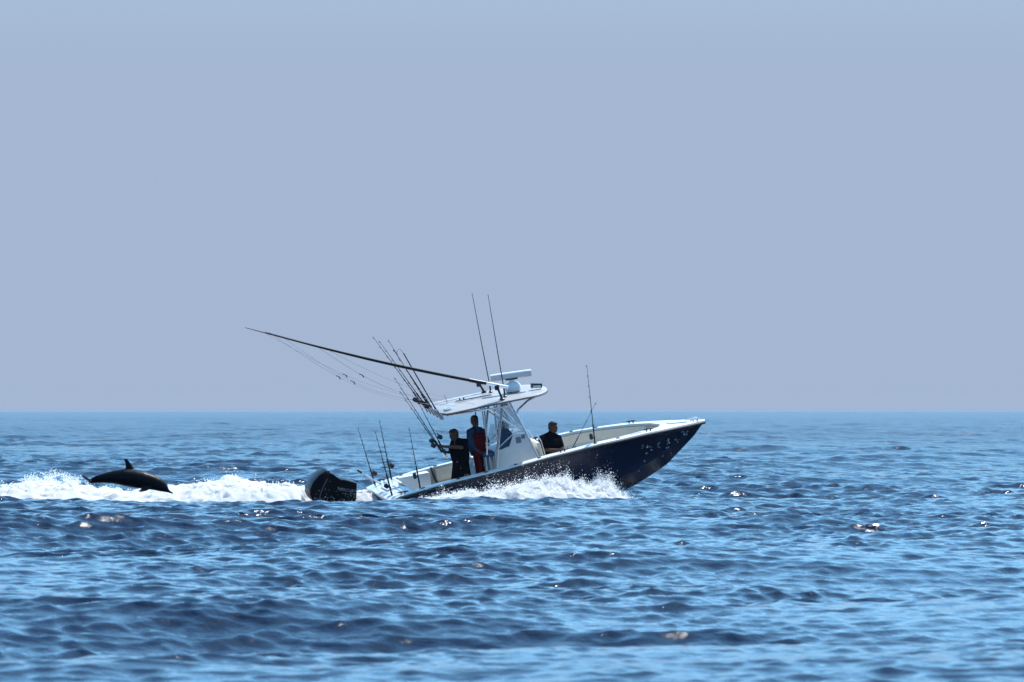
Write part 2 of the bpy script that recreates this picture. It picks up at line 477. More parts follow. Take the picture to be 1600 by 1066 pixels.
MB().box((3.40, -.463, 1.64), (.09, .012, .10), None, .004).build('speaker_grille', M('slate_placard', (.10, .14, .22), .5), console)
# windshield between the hard top legs
ws = MB(); ws.loft([[(3.50, -.47, 1.70), (3.50, .47, 1.70), (3.515, .47, 1.70), (3.515, -.47, 1.70)], [(3.12, -.47, 2.57), (3.12, .47, 2.57), (3.135, .47, 2.57), (3.135, -.47, 2.57)]])
ws.build('windshield', CLEAR, console, smooth=False)
for sd in (-1, 1):
    MB().loft([[(2.98, sd * .47, 1.93), (3.44, sd * .47, 1.78), (3.44, sd * .478, 1.78), (2.98, sd * .478, 1.93)], [(3.02, sd * .47, 2.54), (3.12, sd * .47, 2.55), (3.12, sd * .478, 2.55), (3.02, sd * .478, 2.54)]]).build('side_curtain', CLEAR, console, smooth=False)
    MB().tube([(2.63, sd * .50, 1.42), (3.00, sd * .50, 1.66), (3.17, sd * .50, 1.77), (3.30, sd * .50, 1.79), (3.50, sd * .50, 1.74)], .014, 8).build('grab_rail', WHITEP, console)
    MB().tube([(3.66, sd * .40, 1.60), (3.76, sd * .40, 1.62), (3.84, sd * .40, 1.45), (3.90, sd * .40, 1.02)], .014, 8).build('front_rail', CHROME, console)
# steering wheel
wh = MB(); cw = Vector((2.52, .0, 1.55))
ring = [(cw.x + .09 * math.sin(a) * .4, cw.y + .19 * math.cos(a), cw.z + .19 * math.sin(a)) for a in np.linspace(0, 2 * math.pi, 21)]
wh.tube(ring, .016, 8, cap=False)
for a in (.5, 2.6, 4.7): wh.tube([cw, (cw.x + .036 * math.sin(a), cw.y + .19 * math.cos(a), cw.z + .19 * math.sin(a))], .010, 6)
wh.tube([cw, (2.66, 0, 1.50)], .022, 8)
wh.build('steering_wheel', CHROME, console)
# seat ahead of the console
fs = MB(); fs.box((4.10, 0, .66), (.62, .84, .36), None, .04)
fseat = fs.build('forward_seat', GEL, boat)
MB().box((4.12, 0, .875), (.60, .82, .08), None, .03).build('seat_cushion', CREAM, fseat)
MB().box((3.80, 0, 1.16), (.10, .78, .52), (0, -.16, 0), .04).build('seat_back', CREAM, fseat)
# leaning post and helm cushion
lp = MB(); lp.box((2.08, .20, .80), (.34, .92, .62), None, .06)
lpo = lp.build('leaning_post', WHITEP, boat)
MB().box((2.05, .20, 1.22), (.20, .90, .24), (0, .14, 0), .07).build('seat_cushion', WHITEP, lpo)
hs = MB(); hs.box((2.52, -.16, 1.34), (.30, .46, .12), None, .05); hso = hs.build('helm_seat', BLUEC, boat)
for y in (-.36, -.22, -.06):
    for x in (2.42, 2.52, 2.62):
        MB().tube([(x, y, FLOOR), (x, y, 1.30)], .020, 8).build('leg', WHITEP, hso)

# ---- hard top and its frame
def ttop_outline(inset=0.0):
    pts = []
    hw = .95 - inset
    for t in np.linspace(-1, 1, 9): pts.append((1.40 + inset + .10 * t * t * t * t, t * hw * .94))          # rear edge
    for x in np.linspace(1.62, 3.5, 8): pts.append((x, hw))
    for a in np.linspace(0, math.pi, 17): pts.append((3.62 + (.62 - inset) * math.sin(a) ** .8, hw * math.cos(a) * (1 - .12 * math.sin(a))))
    for x in np.linspace(3.5, 1.62, 8): pts.append((x, -hw))
    return pts
def ttz(x): return 2.655 + .012 * (x - 2.8) - .010 * (x - 2.8) ** 2
lv = []
for ins, dz in ((.05, -.030), (0, -.016), (.0, .0), (.02, .010), (.25, .018), (.6, .024)):
    lv.append([(x, y, ttz(x) + dz) for x, y in ttop_outline(ins)])
tt = MB(); tt.loft(lv)
top = tt.build('hard_top', TTOP, boat, sharp=60)
MB().tube([(x, y, ttz(x) - .028) for x, y in ttop_outline(-.006)] + [(*ttop_outline(-.006)[0], ttz(1.4) - .028)], .017, 6).build('edge_trim', M('dark_edge_trim', (.05, .055, .07), .5), top)
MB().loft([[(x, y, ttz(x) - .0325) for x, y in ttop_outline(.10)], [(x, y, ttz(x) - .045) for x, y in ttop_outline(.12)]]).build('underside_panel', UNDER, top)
MB().box((1.62, -.55, ttz(1.62) + .035), (.16, .22, .03), None, .01).build('deck_light', CHROME, top)
MB().box((2.45, .1, ttz(2.4) + .052), (.9, .045, .02), None, .005).build('cable_cover', BLACK, top)
MB().tube([(1.84, .3, 2.67), (1.80, .3, 2.88)], [.016, .010], 8).build('stern_light_mast', CHROME, top)
for q in (2.15, 2.25): MB().lathe((q, .25, ttz(q) + .03), [(.02, 0), (.02, .05), (.012, .06)], 'Z', 8).build('cable_gland', BLACK, top)
frame = MB().tube([(1.55, -.82, 2.56), (2.2, -.84, 2.54), (2.9, -.80, 2.50), (3.1, -.64, 2.48), (3.1, .64, 2.48), (2.9, .80, 2.50), (2.2, .84, 2.54), (1.55, .82, 2.56), (1.48, .6, 2.57), (1.48, -.6, 2.57), (1.55, -.82, 2.56)], .026, 8).build('hard_top_frame', ALU, boat)
for sd in (-1, 1):
    MB().tube([(3.14, sd * .62, 2.60), (3.38, sd * .62, 1.94), (3.66, sd * .62, 1.11), (3.84, sd * .62, FLOOR)], .027, 10).build('front_leg', ALU, frame)
    MB().tube([(2.98, sd * .62, 2.60), (2.80, sd * .62, 1.90), (2.58, sd * .62, 1.03), (2.50, sd * .62, FLOOR)], .032, 10).build('rear_leg', ALU, frame)
    MB().tube([(2.84, sd * .62, 2.55), (2.75, sd * .60, 2.40), (2.72, sd * .58, 1.60), (2.66, sd * .50, 1.42)], .018, 8).build('grab_pole', ALU, frame)
    MB().tube([(3.27, sd * .62, 2.24), (3.34, sd * .60, 2.34), (3.62, sd * .54, 2.50), (3.98, sd * .48, 2.60)], .024, 8).build('front_brace', ALU, frame)
    MB().tube([(2.62, sd * .62, 2.52), (2.98, sd * .60, 2.15), (3.30, sd * .56, 1.84)], .016, 8).build('cross_brace', ALU, frame)
    MB().tube([(2.90, sd * .60, 2.54), (3.20, sd * .58, 2.10), (3.42, sd * .54, 1.82)], .014, 8).build('cross_brace', ALU, frame)
    MB().tube([(2.35, sd * .84, 2.54), (2.38, sd * .86, 2.61)], .018, 8).build('standoff', ALU, frame)
    MB().tube([(2.55, sd * .45, 2.56), (2.50, sd * .45, 1.70), (2.46, sd * .40, 1.36)], .022, 8).build('helm_pole', ALU, frame)
# row of rod holder tubes on the rear edge of the hard top
HOLD_Y = (.78, .45, .12, -.20, -.52, -.80)
rackbar = MB().tube([(1.36, .86, 2.64), (1.36, -.86, 2.64)], .018, 8).build('rod_rack', ALU, boat)
ROD_DIR = Vector((-.44, 0, .90)).normalized()
for y in HOLD_Y:
    c = Vector((1.37, y, 2.60))
    b = MB(); b.tube([c - ROD_DIR * .13, c + ROD_DIR * .13], .030, 10); b.build('holder_tube', CHROME, rackbar)

# ---- radar, lamp, aerials
rd = MB(); rd.lathe((3.44, 0, ttz(3.44) + .03), [(.15, 0), (.19, .03), (.20, .10), (.185, .17), (.13, .225), (.07, .245), (.06, .30)], 'Z', 24)
radar = rd.build('radar', WHITEP, boat)
arr = []
for t in np.linspace(-1, 1, 15):
    x = .50 * t; q = 1 if abs(t) < .99 else .9
    arr.append([(x, q * .075 * math.cos(a) , q * .088 * math.sin(a) + .012 * math.cos(2 * a)) for a in np.linspace(0, 2 * math.pi, 14, endpoint=False)])
ab = MB(); ab.loft(arr)
ao = ab.build('radar_array', WHITEP, radar); ao.location = (3.44, 0, 3.10); ao.rotation_euler = (0, 0, math.radians(-16))
b = MB(); b.box((0, 0, 0), (.30, .10, .04), None, .01); bo = b.build('array_mount', BLACK, radar); bo.location = (3.44, 0, 3.005); bo.rotation_euler = (0, 0, math.radians(-16))
lamp = MB().box((3.97, -.22, ttz(3.97) + .115), (.27, .12, .11), (0, .16, 0), .015).build('floodlight', BLACK, boat)
MB().tube([(3.84, -.22, ttz(3.9) + .05), (3.86, -.22, ttz(3.9) + .12), (4.08, -.22, ttz(3.9) + .10), (4.06, -.22, ttz(4.06) + .03)], .012, 6).build('bracket', CHROME, lamp)
MB().box((3.965, -.285, ttz(3.97) + .10), (.20, .012, .05), (0, .16, 0), .003).build('lens', M('lamp_lens', (.5, .5, .5), .1), lamp)
for (x0, y0, z0, x1, z1) in ((3.0, .5, 2.70, 2.90, 5.15), (3.09, -.5, 2.70, 3.04, 5.20)):
    a = MB(); a.tube([(x0, y0, z0 + .18), (x0 + (x1 - x0) * .5, y0, (z0 + z1) / 2), (x1, y0, z1)], [.013, .010, .006], 8)
    an = a.build('aerial', GRAPH, boat)
    MB().lathe((x0, y0, z0 - .01), [(.05, 0), (.05, .02), (.022, .04), (.022, .20), (.014, .22)], 'Z', 12).build('aerial_base', BLACK, an)
    MB().tube([(x1, y0, z1 - .02), (x1 - .001, y0, z1 + .03)], .010, 6).build('aerial_tip', WHITEP, an)
# ---- outriggers: two long graphite poles swept back, with their lines and release clips
def outrigger(b0, b1, foot, r0):
    b0, b1 = Vector(b0), Vector(b1)
    pts, rad = [], []
    for t in np.linspace(0, 1, 14):
        p = b0.lerp(b1, t); p.z -= .16 * math.sin(math.pi * t) * .5
        pts.append(p); rad.append(r0 * min(1, 2.2 * (1.12 - t)) * (1 - .30 * t))
    pole = MB().tube(pts, rad, 8).build('outrigger_pole', GRAPH, boat)
    MB().tube([pts[0] + (pts[0] - pts[1]).normalized() * .12, pts[0].lerp(pts[1], .9)], r0 * 1.25, 8).build('pole_sleeve', CHROME, pole)
    f = Vector(foot); q = pts[0].lerp(pts[1], .35)
    s = MB(); s.tube([f, f.lerp(q, .4), q], [.035, .026, .030], 8); s.box((q.x, q.y, q.z - .05), (.10, .09, .13), None, .01); s.lathe((f.x, f.y, f.z - .01), [(.07, 0), (.07, .02), (.03, .05)], 'Z', 12)
    s.build('outrigger_mount', BLACK, pole)
    return pole, pts
pn, ptn = outrigger((3.02, -.75, 2.985), (-3.07, -1.05, 5.585), (2.95, -.75, 2.69), .036)
pf, ptf = outrigger((2.93, .75, 2.90), (-2.13, 1.30, 5.03), (2.90, .75, 2.68), .036)
def sagline(p0, p1, sag, parent, clips=()):
    p0, p1 = Vector(p0), Vector(p1); pts = []
    for t in np.linspace(0, 1, 16):
        p = p0.lerp(p1, t); p.z -= sag * math.sin(math.pi * t); pts.append(p)
    MB().tube(pts, .0036, 5).build('halyard_line', LINE, parent)
    for t in clips:
        p = p0.lerp(p1, t); p.z -= sag * math.sin(math.pi * t); d = (p1 - p0).normalized()
        c = MB(); c.tube([p - d * .02, p, p + d * .06], [.006, .012, .006], 6); c.tube([p + d * .05, p + d * .07 + Vector((.01, 0, -.06))], [.016, .010], 6); c.ell(p - d * .02, (.014, .014, .014), None, 8, 6)
        c.build('release_clip', BLACK, parent)
sagline(ptn[12], (2.30, -.6, 2.67), .42, pn, (.36,))
sagline(ptn[12] + Vector((.1, 0, .0)), (1.90, -.3, 2.66), .50, pn, (.345,))
sagline(ptn[9], (2.30, -.5, 2.67), .20, pn)
sagline(ptf[10], (2.10, .3, 2.66), .36, pf, (.30,))
sagline(ptf[12], (1.75, .5, 2.66), .42, pf, (.42,))

# ---- outboard motor on its bracket
br = MB(); br.box((-.52, 0, .25), (.60, .8, .30), (0, .1, 0), .05)
motor = br.build('outboard_motor', COWL, boat)
def slab(poly, hw):
    cx = sum(p[0] for p in poly) / len(poly); cz = sum(p[1] for p in poly) / len(poly)
    return MB().loft([[(cx + (x - cx) * k, y * hw, cz + (z - cz) * k) for x, z in poly] for y, k in ((-1, .90), (-.965, .96), (-.88, .99), (0, 1.0), (.88, .99), (.965, .96), (1, .90))])
slab([(-1.98, 1.19), (-1.96, 1.33), (-1.84, 1.50), (-1.67, 1.63), (-1.49, 1.70), (-1.425, 1.63), (-1.57, 1.42), (-1.71, 1.16), (-1.80, .97), (-1.86, .98), (-1.93, 1.05)], .29).build('rear_cowling', COWL, motor, sharp=22)
slab([(-1.395, 1.625), (-1.34, 1.605), (-1.27, 1.52), (-1.15, 1.42), (-1.07, 1.405), (-.78, 1.26), (-.86, .86), (-1.0, .70), (-1.55, .78), (-1.77, .96), (-1.68, 1.16), (-1.54, 1.41)], .30).build('cowling', COWL, motor, sharp=22)
strip = [(-1.78, 1.02), (-1.70, 1.20), (-1.60, 1.36), (-1.49, 1.50)]
MB().tube([(x, -.292, z) for x, z in strip], .014, 6).build('cowling_trim', M('dark_grey_trim', (.06, .065, .09), .35), motor)
MB().tube([(-1.43, y, 1.645) for y in (-.22, 0, .22)], .03, 8).build('cowling_latch', COWL, motor)
MB().box((-1.22, 0, .50), (.42, .30, .60), (0, -.15, 0), .06).build('midsection', COWL, motor)
lw = MB(); lw.box((-1.33, 0, .02), (.30, .10, .60), (0, -.15, 0), .04); lw.ell((-1.40, 0, -.22), (.36, .08, .08)); lw.build('lower_unit', COWL, motor)
pp = MB()
for a in range(3):
    R3 = Euler((a * 2.094, 0, 0)).to_matrix()
    pp.add([R3 @ Vector(v) + Vector((-1.74, 0, -.22)) for v in ((0, -.03, .05), (.05, .03, .05), (.05, .08, .18), (-.02, -.06, .18), (.01, -.03, .05), (.06, .03, .05), (.06, .08, .18), (-.01, -.06, .18))], [(0, 1, 2, 3), (7, 6, 5, 4), (0, 4, 5, 1), (1, 5, 6, 2), (2, 6, 7, 3), (3, 7, 4, 0)])
pp.build('propeller', CHROME, motor)
cu = bpy.data.curves.new('lettering', 'FONT'); cu.body = 'MERCURY'; cu.size = .10; cu.align_x = 'CENTER'; cu.align_y = 'CENTER'; cu.extrude = .002; cu.shear = .25; cu.space_character = 1.05
to = bpy.data.objects.new('t', cu); COL.objects.link(to)
dg = bpy.context.evaluated_depsgraph_get(); lm = bpy.data.meshes.new_from_object(to.evaluated_get(dg)); lm.name = 'lettering'
bpy.data.objects.remove(to); lm.materials.clear(); lm.materials.append(SILVER)
lo = bpy.data.objects.new('lettering', lm); COL.objects.link(lo); lo.parent = motor
lo.matrix_local = Matrix.Translation((-1.07, -.3015, 1.14)) @ Euler((math.radians(90), math.radians(18), 0)).to_matrix().to_4x4()

# ------------------------------------------------------------------ fishing rods, each a thing of its own
def rod(base, tip, label, group, reel=.30, side=1, r=.013, guides=6, grip=.34, hook=False, reel_kind='conv', alu_butt=False, bend=0.0, butt_out=0.0):
    base, tip = Vector(base), Vector(tip)
    d = (tip - base); L = d.length; d.normalize()
    e = empty('fishing_rod', BM @ Matrix.Translation(base), label, 'fishing rod', group)
    side_v = Vector((1, 0, 0)); side_v = (side_v - d * side_v.dot(d)).normalized() * side      # fore or aft
    lat = d.cross(side_v)
    pts, rad = [], []
    for t in np.linspace(0, 1, 12):
        p = base + d * (L * t) + side_v * bend * t * t
        pts.append(p); rad.append(max(.0038, r * (1 - .72 * t)))
    MB().tube(pts, rad, 8).build('blank', GRAPH, e, off=base)
    g = MB(); g.tube([base - d * butt_out, base + d * .10], r * 1.45, 8); g.build('butt', CHROME if alu_butt else CORKG, e, off=base)
    g = MB(); g.tube([base + d * .12, base + d * grip, base + d * (grip + .05), base + d * (grip + .32)], [r * 1.5, r * 1.6, r * 1.15, r * 1.5], 8); g.build('grip', CORKG, e, off=base)
    rp = base + d * (L * reel if reel < 1 else reel)
    rc = rp + side_v * .075
    b = MB()
    if reel_kind == 'conv':
        pts2 = [rc - lat * .065, rc - lat * .055, rc - lat * .05, rc + lat * .05, rc + lat * .055, rc + lat * .065]
        b.tube(pts2, [.045, .055, .036, .036, .055, .045], 14); b.tube([rp, rc], .014, 6)
    else:
        b.ell(rc, (.050, .05, .05), None, 12, 8); b.tube([rc, rc + d * .10], [.045, .040], 12); b.tube([rp, rc - d * .03], .012, 6)
        b.tube([rc + d * .10, rc + d * .06 + side_v * .05, rc + d * .01 + side_v * .03], .006, 6)
    ro = b.build('reel', BLACK, e, off=base)
    h = MB(); hc = rc + lat * .07; h.tube([hc, hc + lat * .02 + d * .07], .007, 6); h.ell(hc + lat * .045 + d * .07, (.020, .020, .020), None, 8, 6)
    h.build('reel_handle', BLACK, ro, off=base)
    for i in range(guides):
        t = .42 + .56 * (i / max(1, guides - 1)) ** .85
        p = base + d * (L * t) + side_v * bend * t * t
        q = .030 * (1 - .55 * t)
        gm = MB(); gm.tube([p - d * .02, p + side_v * q * 1.4, p + side_v * q * 1.4 + d * .012, p + d * .03], .0042, 5)
        gm.tube([p - d * .015, p + d * .015], max(.006, r * (1 - .72 * t) * 1.35), 6)
        gm.build('guide', BLACK, e, off=base)
    if hook:
        a = [tip + Vector((0, 0, 0)), tip + Vector((-.03, 0, .10)), tip + Vector((-.09, 0, .13)), tip + Vector((-.15, 0, .08)), tip + Vector((-.15, 0, .0))]
        MB().tube(a, .008, 6).build('hook', CHROME, e, off=base)
    return e
SG = 'rods standing along the stern'
rod((-.08, .90, .80), (-.31, .90, 2.38), 'slim black rod standing in the far stern corner, beside the white handled gaff', None, .24, 1, .015, 6, .2)
rod((.34, .96, .95), (.26, .96, 2.44), 'tall black rod at the stern with its reel above the white bait tank', None, .22, 1, .016, 6, .2)
rod((-.10, -.80, .90), (-.27, -.80, 2.50), 'black rod on the near stern deck with its reel just above the white deck', None, .16, -1, .016, 6, .2)
rod((.56, -1.02, .98), (.51, -1.02, 2.47), 'black rod in the near gunwale beside the bait tank, spinning reel facing aft', None, .20, -1, .014, 6, .2, reel_kind='spin')
rod((5.0, -1.02, 1.22), (5.08, -1.02, 3.17), 'tall thin rod upright in the near bow gunwale ahead of the seated person', None, .09, -1, .013, 5, .18, reel_kind='spin')
rod((4.42, -.60, 1.00), (5.28, -.60, 2.15), 'short rod leaning forward across the bow cockpit beside the seated person', None, .12, 1, .009, 4, .18, reel_kind='spin')
T_TIPS = ((.37, 4.52, 'whippy', 0), (.43, 4.45, 'slim', 0), (.58, 4.48, 'straight', 0), (.60, 4.28, 'shorter', 0), (.76, 4.20, 'thick', 1))
for i, (y, (tx, tz, w_, hk)) in enumerate(zip(HOLD_Y, T_TIPS)):
    lab = ['long thin rod in the far end tube of the hard top rod rack', 'slim rod second from the far end of the hard top rod rack', 'long straight rod in the middle of the hard top rod rack',
           'shorter dark rod next to the hooked gaff pole on the hard top rack', 'thick black gaff pole with a bent steel hook, in the hard top rack'][i]
    b0 = Vector((1.44, y, 2.46)); tp = Vector((tx, y, tz))
    if i == 4:
        e = empty('gaff_pole', BM @ Matrix.Translation(b0), lab, 'gaff')
        d = (tp - b0).normalized()
        MB().tube([b0, tp], [.016, .013], 8).build('shaft', GRAPH, e, off=b0)
        MB().tube([b0 - d * .02, b0 + d * .35], .022, 8).build('grip', CORKG, e, off=b0)
        MB().tube([tp, tp + Vector((-.05, 0, .10)), tp + Vector((-.10, 0, .12)), tp + Vector((-.16, 0, .06)), tp + Vector((-.15, 0, -.02))], [.011, .010, .009, .008, .004], 8).build('hook', CHROME, e, off=b0)
    else:
        rod(b0, tp, lab, None, .185, -1, .014, 5, .30)
RODS3 = ((1.46, -.46, 1.60, .55, 3.26, 'longest rod of the three held by the person in black', -1), (1.40, -.52, 1.60, .66, 3.02, 'middle rod of the three held by the person in black', -1), (1.50, -.40, 1.58, .75, 3.32, 'rod with forward facing reel among the three held by the person in black', 1))
RODS3 = ((1.42, -.52, 1.50, .45, 3.66, 'longest of the three rods gripped by the person in black', -1, .23), (1.37, -.58, 1.56, .52, 3.31, 'rod with the lowest reel of the three gripped by the person in black', -1, .19), (1.47, -.46, 1.46, .86, 3.23, 'forward reel rod, of three rods gripped by the person in black', 1, .30))
for (x0, y0, z0, x1, z1, lab, sd_, rl) in RODS3:
    rod((x0, y0, z0), (x1, y0, z1), lab, None, rl, sd_, .014, 5, .18, alu_butt=True)
g0 = Vector((.02, .80, .93))
ge = empty('short_gaff', BM @ Matrix.Translation(g0), 'short white handled gaff leaning aft over the stern corner of the boat', 'gaff')
MB().tube([g0, (-.42, .80, 1.30)], .020, 8).build('handle', WHITEP, ge, off=g0)
MB().tube([(-.40, .80, 1.285), (-.50, .80, 1.37)], .024, 8).build('grip', CORKG, ge, off=g0)
MB().tube([g0, g0 + Vector((.06, 0, -.02)), g0 + Vector((.10, 0, .03)), g0 + Vector((.08, 0, .08))], [.008, .008, .007, .003], 6).build('hook', CHROME, ge, off=g0)

# ------------------------------------------------------------------ people
SKIN = M('skin', (.085, .045, .032), .6, var=.08, spec=.12)
HAIR = M('dark_hair', (.010, .008, .007), .7, bump=.3, bscale=120)
CLO_BLACK = M('black_cotton', (.005, .005, .008), .95, spec=.02, var=.2, bump=.25, bscale=25)
CLO_BLACK2 = M('black_rain_trousers', (.005, .004, .006), .9, spec=.05, var=.25, bump=.3, bscale=14)
CLO_BLUE = M('blue_shirt_cotton', (.026, .052, .10), .95, spec=.02, var=.15, bump=.3, bscale=22)
CLO_RED = M('red_oilskin', (.085, .006, .010), .8, spec=.1, var=.15, bump=.3, bscale=14)
CLO_DK = M('dark_trousers', (.015, .018, .028), .9)
BOOT = M('rubber_boot', (.02, .02, .02), .5)
EYE = M('eye', (.02, .015, .012), .2)

def hand_relaxed(mb, wrist, tip_dir, palm_n):
    w = Vector(wrist); d = Vector(tip_dir).normalized(); n = Vector(palm_n); n = (n - d * n.dot(d)).normalized(); s = d.cross(n)
    mb.cap(w, .027, w + d * .055, .030)
    mb.ell(w + d * .055, (.034, .034, .034))
    for i, (o, l) in enumerate(((-.030, .075), (-.010, .085), (.011, .080), (.030, .062))):
        a = w + d * .075 + s * o; b = a + d * l * .5 + n * .006; c = b + d * l * .42 + n * .024
        mb.cap(a, .0105, b, .0098, 8); mb.cap(b, .0098, c, .0085, 8)
    a = w + d * .02 - s * .026; b = a + d * .035 - s * .022 + n * .012; c = b + d * .030 + n * .014
    mb.cap(a, .0125, b, .0115, 8); mb.cap(b, .0115, c, .0095, 8)
def hand_grip(mb, wrist, centre, axis, rr=.024):
    """hand closed round a bar through centre along axis"""
    w, c, ax = Vector(wrist), Vector(centre), Vector(axis).normalized()
    out = (c - w); out = (out - ax * out.dot(ax)).normalized(); s = ax.cross(out)
    palm = c - out * (rr + .012)
    mb.cap(w, .027, palm, .030); mb.ell(palm, (.036, .030, .036))
    for i, L in enumerate((.9, 1.0, .97, .82)):
        o = ax * (.033 - .022 * i); prev = None
        for a in (150, 90, 35, -20, -70):
            if a < -20 and L < .95: continue
            p = c + o + (s * math.sin(math.radians(a)) * 1.0 + out * (-math.cos(math.radians(a + 0)) * -1) * 1.0) * (rr + .011)
            if prev is not None: mb.cap(prev, .0105, p, .0098, 8)
            prev = p
    prev = palm + ax * .030 - s * .012
    for a in (-140, -80, -25):
        p = c + ax * .040 + (s * math.sin(math.radians(a)) + out * math.cos(math.radians(a))) * (rr + .011)
        mb.cap(prev, .0125, p, .0112, 8); prev = p

def human(root, label, J, face, mats, sleeves='long', hair_len=1.0, hands=None, extra=None):
    """J: joint positions relative to root; face: direction the head looks (x, y, z)"""
    e = empty('person', Matrix.Translation(root), label, 'person')
    V = {k: Vector(v) for k, v in J.items()}
    f = Vector(face).normalized(); up = (V['head'] - V['neck']).normalized(); up = (up - f * up.dot(f)).normalized(); r = f.cross(up)
    Rm = Matrix((f, -r, up)).transposed(); eul = Rm.to_euler()
    H = V['head']
    def hp(a, b, c): return H + (f * a + r * b + up * c) * 1.1
    b = MB()
    b.ell(hp(-.008, 0, .025), tuple(1.1 * q_ for q_ in (.098, .078, .100)), eul, 18, 12)
    b.ell(hp(.030, 0, -.045), tuple(1.1 * q_ for q_ in (.066, .060, .075)), eul, 16, 10)
    b.ell(hp(.070, 0, -.088), tuple(1.1 * q_ for q_ in (.026, .030, .022)), eul)                      # chin
    b.cap(hp(.088, 0, .012), .010, hp(.104, 0, -.022), .015, 10)           # nose
    b.ell(hp(.078, 0, .026), tuple(1.1 * q_ for q_ in (.020, .050, .012)), eul)                      # brow
    b.ell(hp(.086, 0, -.054), tuple(1.1 * q_ for q_ in (.014, .026, .008)), eul)                     # lips
    for sd in (-1, 1): b.ell(hp(-.008, sd * .079, -.004), tuple(1.1 * q_ for q_ in (.020, .010, .032)), eul, 10, 8)
    b.cap(V['neck'] + Vector((0, 0, -.04)), .072, hp(-.018, 0, -.06), .062)
    sc = (V['shR'] + V['shL']) / 2
    b.cap(V['shR'], .060, V['shL'], .060); b.cap(V['neck'] + Vector((0, 0, -.05)), .075, sc, .085)
    def torso(m, k):
        ax = (V['shL'] - V['shR']); ax.normalize()
        for t, w_, rr in ((.0, .14, .120), (.25, .135, .134), (.5, .125, .142), (.75, .115, .140), (1.0, .105, .130)):
            c = V['chest'].lerp(V['pelvis'], t)
            m.cap(c - ax * w_, rr * k, c + ax * w_, rr * k)
        m.cap(sc, .10 * k, V['chest'], .125 * k)
    torso(b, .93)
    for q in 'RL':
        b.cap(V['sh' + q], .064, V['el' + q], .052); b.cap(V['el' + q], .050, V['ha' + q], .033)
        b.cap(V['hip' + q], .085, V['kn' + q], .058); b.cap(V['kn' + q], .056, V['an' + q], .038)
        fd = V['toe' + q] - V['an' + q]
        b.cap(V['an' + q] + Vector((0, 0, -.04)), .040, V['toe' + q], .034)
        if hands and q in hands: hand_grip(b, V['ha' + q], *hands[q])
        else:
            d = V['ha' + q] - V['el' + q]; hand_relaxed(b, V['ha' + q], d, (V['chest'] - V['ha' + q]))
    remesh(b, 'body', SKIN, e, .0095, 3)
    sh = MB(); torso(sh, 1.06)
    sh.cap(V['shR'], .088, V['shL'], .088); sh.cap(V['neck'] + Vector((0, 0, -.02)), .080, sc, .115)
    for q in 'RL': sh.cap(V['neck'] + Vector((0, 0, -.03)), .066, V['sh' + q], .082)
    for q in 'RL':
        if sleeves == 'long': sh.cap(V['sh' + q], .084, V['el' + q], .066); sh.cap(V['el' + q], .058, V['el' + q].lerp(V['ha' + q], .92), .043)
        else: sh.cap(V['sh' + q], .088, V['sh' + q].lerp(V['el' + q], .72), .078)
    so_ = remesh(sh, 'shirt', mats['shirt'], e, .011, 2)
    tr = MB()
    for q in 'RL':
        tr.cap(V['hip' + q], .108, V['kn' + q], .082); tr.cap(V['kn' + q], .082, V['an' + q] + Vector((0, 0, .03)), .068)
    tr.cap(V['hipR'], .115, V['hipL'], .115); tr.cap(V['pelvis'], .135, (V['hipR'] + V['hipL']) / 2, .12)
    if extra: extra(tr, V)
    remesh(tr, 'trousers', mats['trousers'], e, .012, 2)
    for q in 'RL':
        s2 = MB(); s2.cap(V['an' + q] + Vector((0, 0, .10)), .058, V['an' + q] + Vector((0, 0, -.035)), .052); s2.cap(V['an' + q] + Vector((0, 0, -.035)), .050, V['toe' + q], .044)
        remesh(s2, 'boot', BOOT, e, .012, 2)
    hm = MB()
    hm.ell(hp(-.020, 0, .045), tuple(1.1 * q_ for q_ in (.100, .084, .098)), eul, 18, 12); hm.ell(hp(-.040, 0, .0), tuple(1.1 * q_ for q_ in (.078, .082, .10)), eul, 16, 10)
    hm.ell(hp(.012, 0, .085), tuple(1.1 * q_ for q_ in (.085, .072, .050)), eul, 16, 10)
    remesh(hm, 'hair', HAIR, e, .009, 1)
    for sd in (-1, 1): MB().ell(hp(.084, sd * .030, .006), (.010, .013, .010), eul, 8, 6).build('eye', EYE, e)
    return e, V, r, f

# -- person in black gripping rods at the stern
R1 = BM @ Vector((1.62, -.55, FLOOR))
gp = lambda p: (BM @ Vector(p)) - R1
ax3 = (BM.to_3x3() @ Vector((.92, 0, -2.1))).normalized() * -1
c1 = gp((1.31, -.53, 1.80)); c2 = gp((1.37, -.50, 1.66))
def apron(tr, V):
    for a in np.linspace(0, 2 * math.pi, 12, endpoint=False):
        tr.cap(V['pelvis'] + Vector((.12 * math.cos(a), .10 * math.sin(a), .05)), .07, Vector((.02 + .20 * math.cos(a), .12 * math.sin(a), .42)), .055, 10)
human(R1, 'person in black clothes standing at the stern, gripping fishing rods', dict(
    head=(-.165, -.02, 1.505), neck=(-.085, 0, 1.39), chest=(-.035, 0, 1.17), pelvis=(.0, 0, .90),
    shR=(-.16, .12, 1.335), elR=(-.24, .20, 1.10), haR=tuple(c2 + Vector((.085, .03, -.02))),
    shL=(.10, -.14, 1.345), elL=(.02, -.30, 1.21), haL=tuple(c1 + Vector((.09, -.035, .0))),
    hipR=(-.06, .10, .86), knR=(-.10, .13, .47), anR=(-.12, .15, .09), toeR=(-.27, .12, .04),
    hipL=(.06, -.10, .86), knL=(.12, -.13, .47), anL=(.15, -.15, .09), toeL=(.01, -.20, .04)),
    (-.86, -.42, -.20), dict(shirt=CLO_BLACK, trousers=CLO_BLACK2), 'short', hands={'L': (c1, ax3, .026), 'R': (c2, ax3, .026)}, extra=apron)

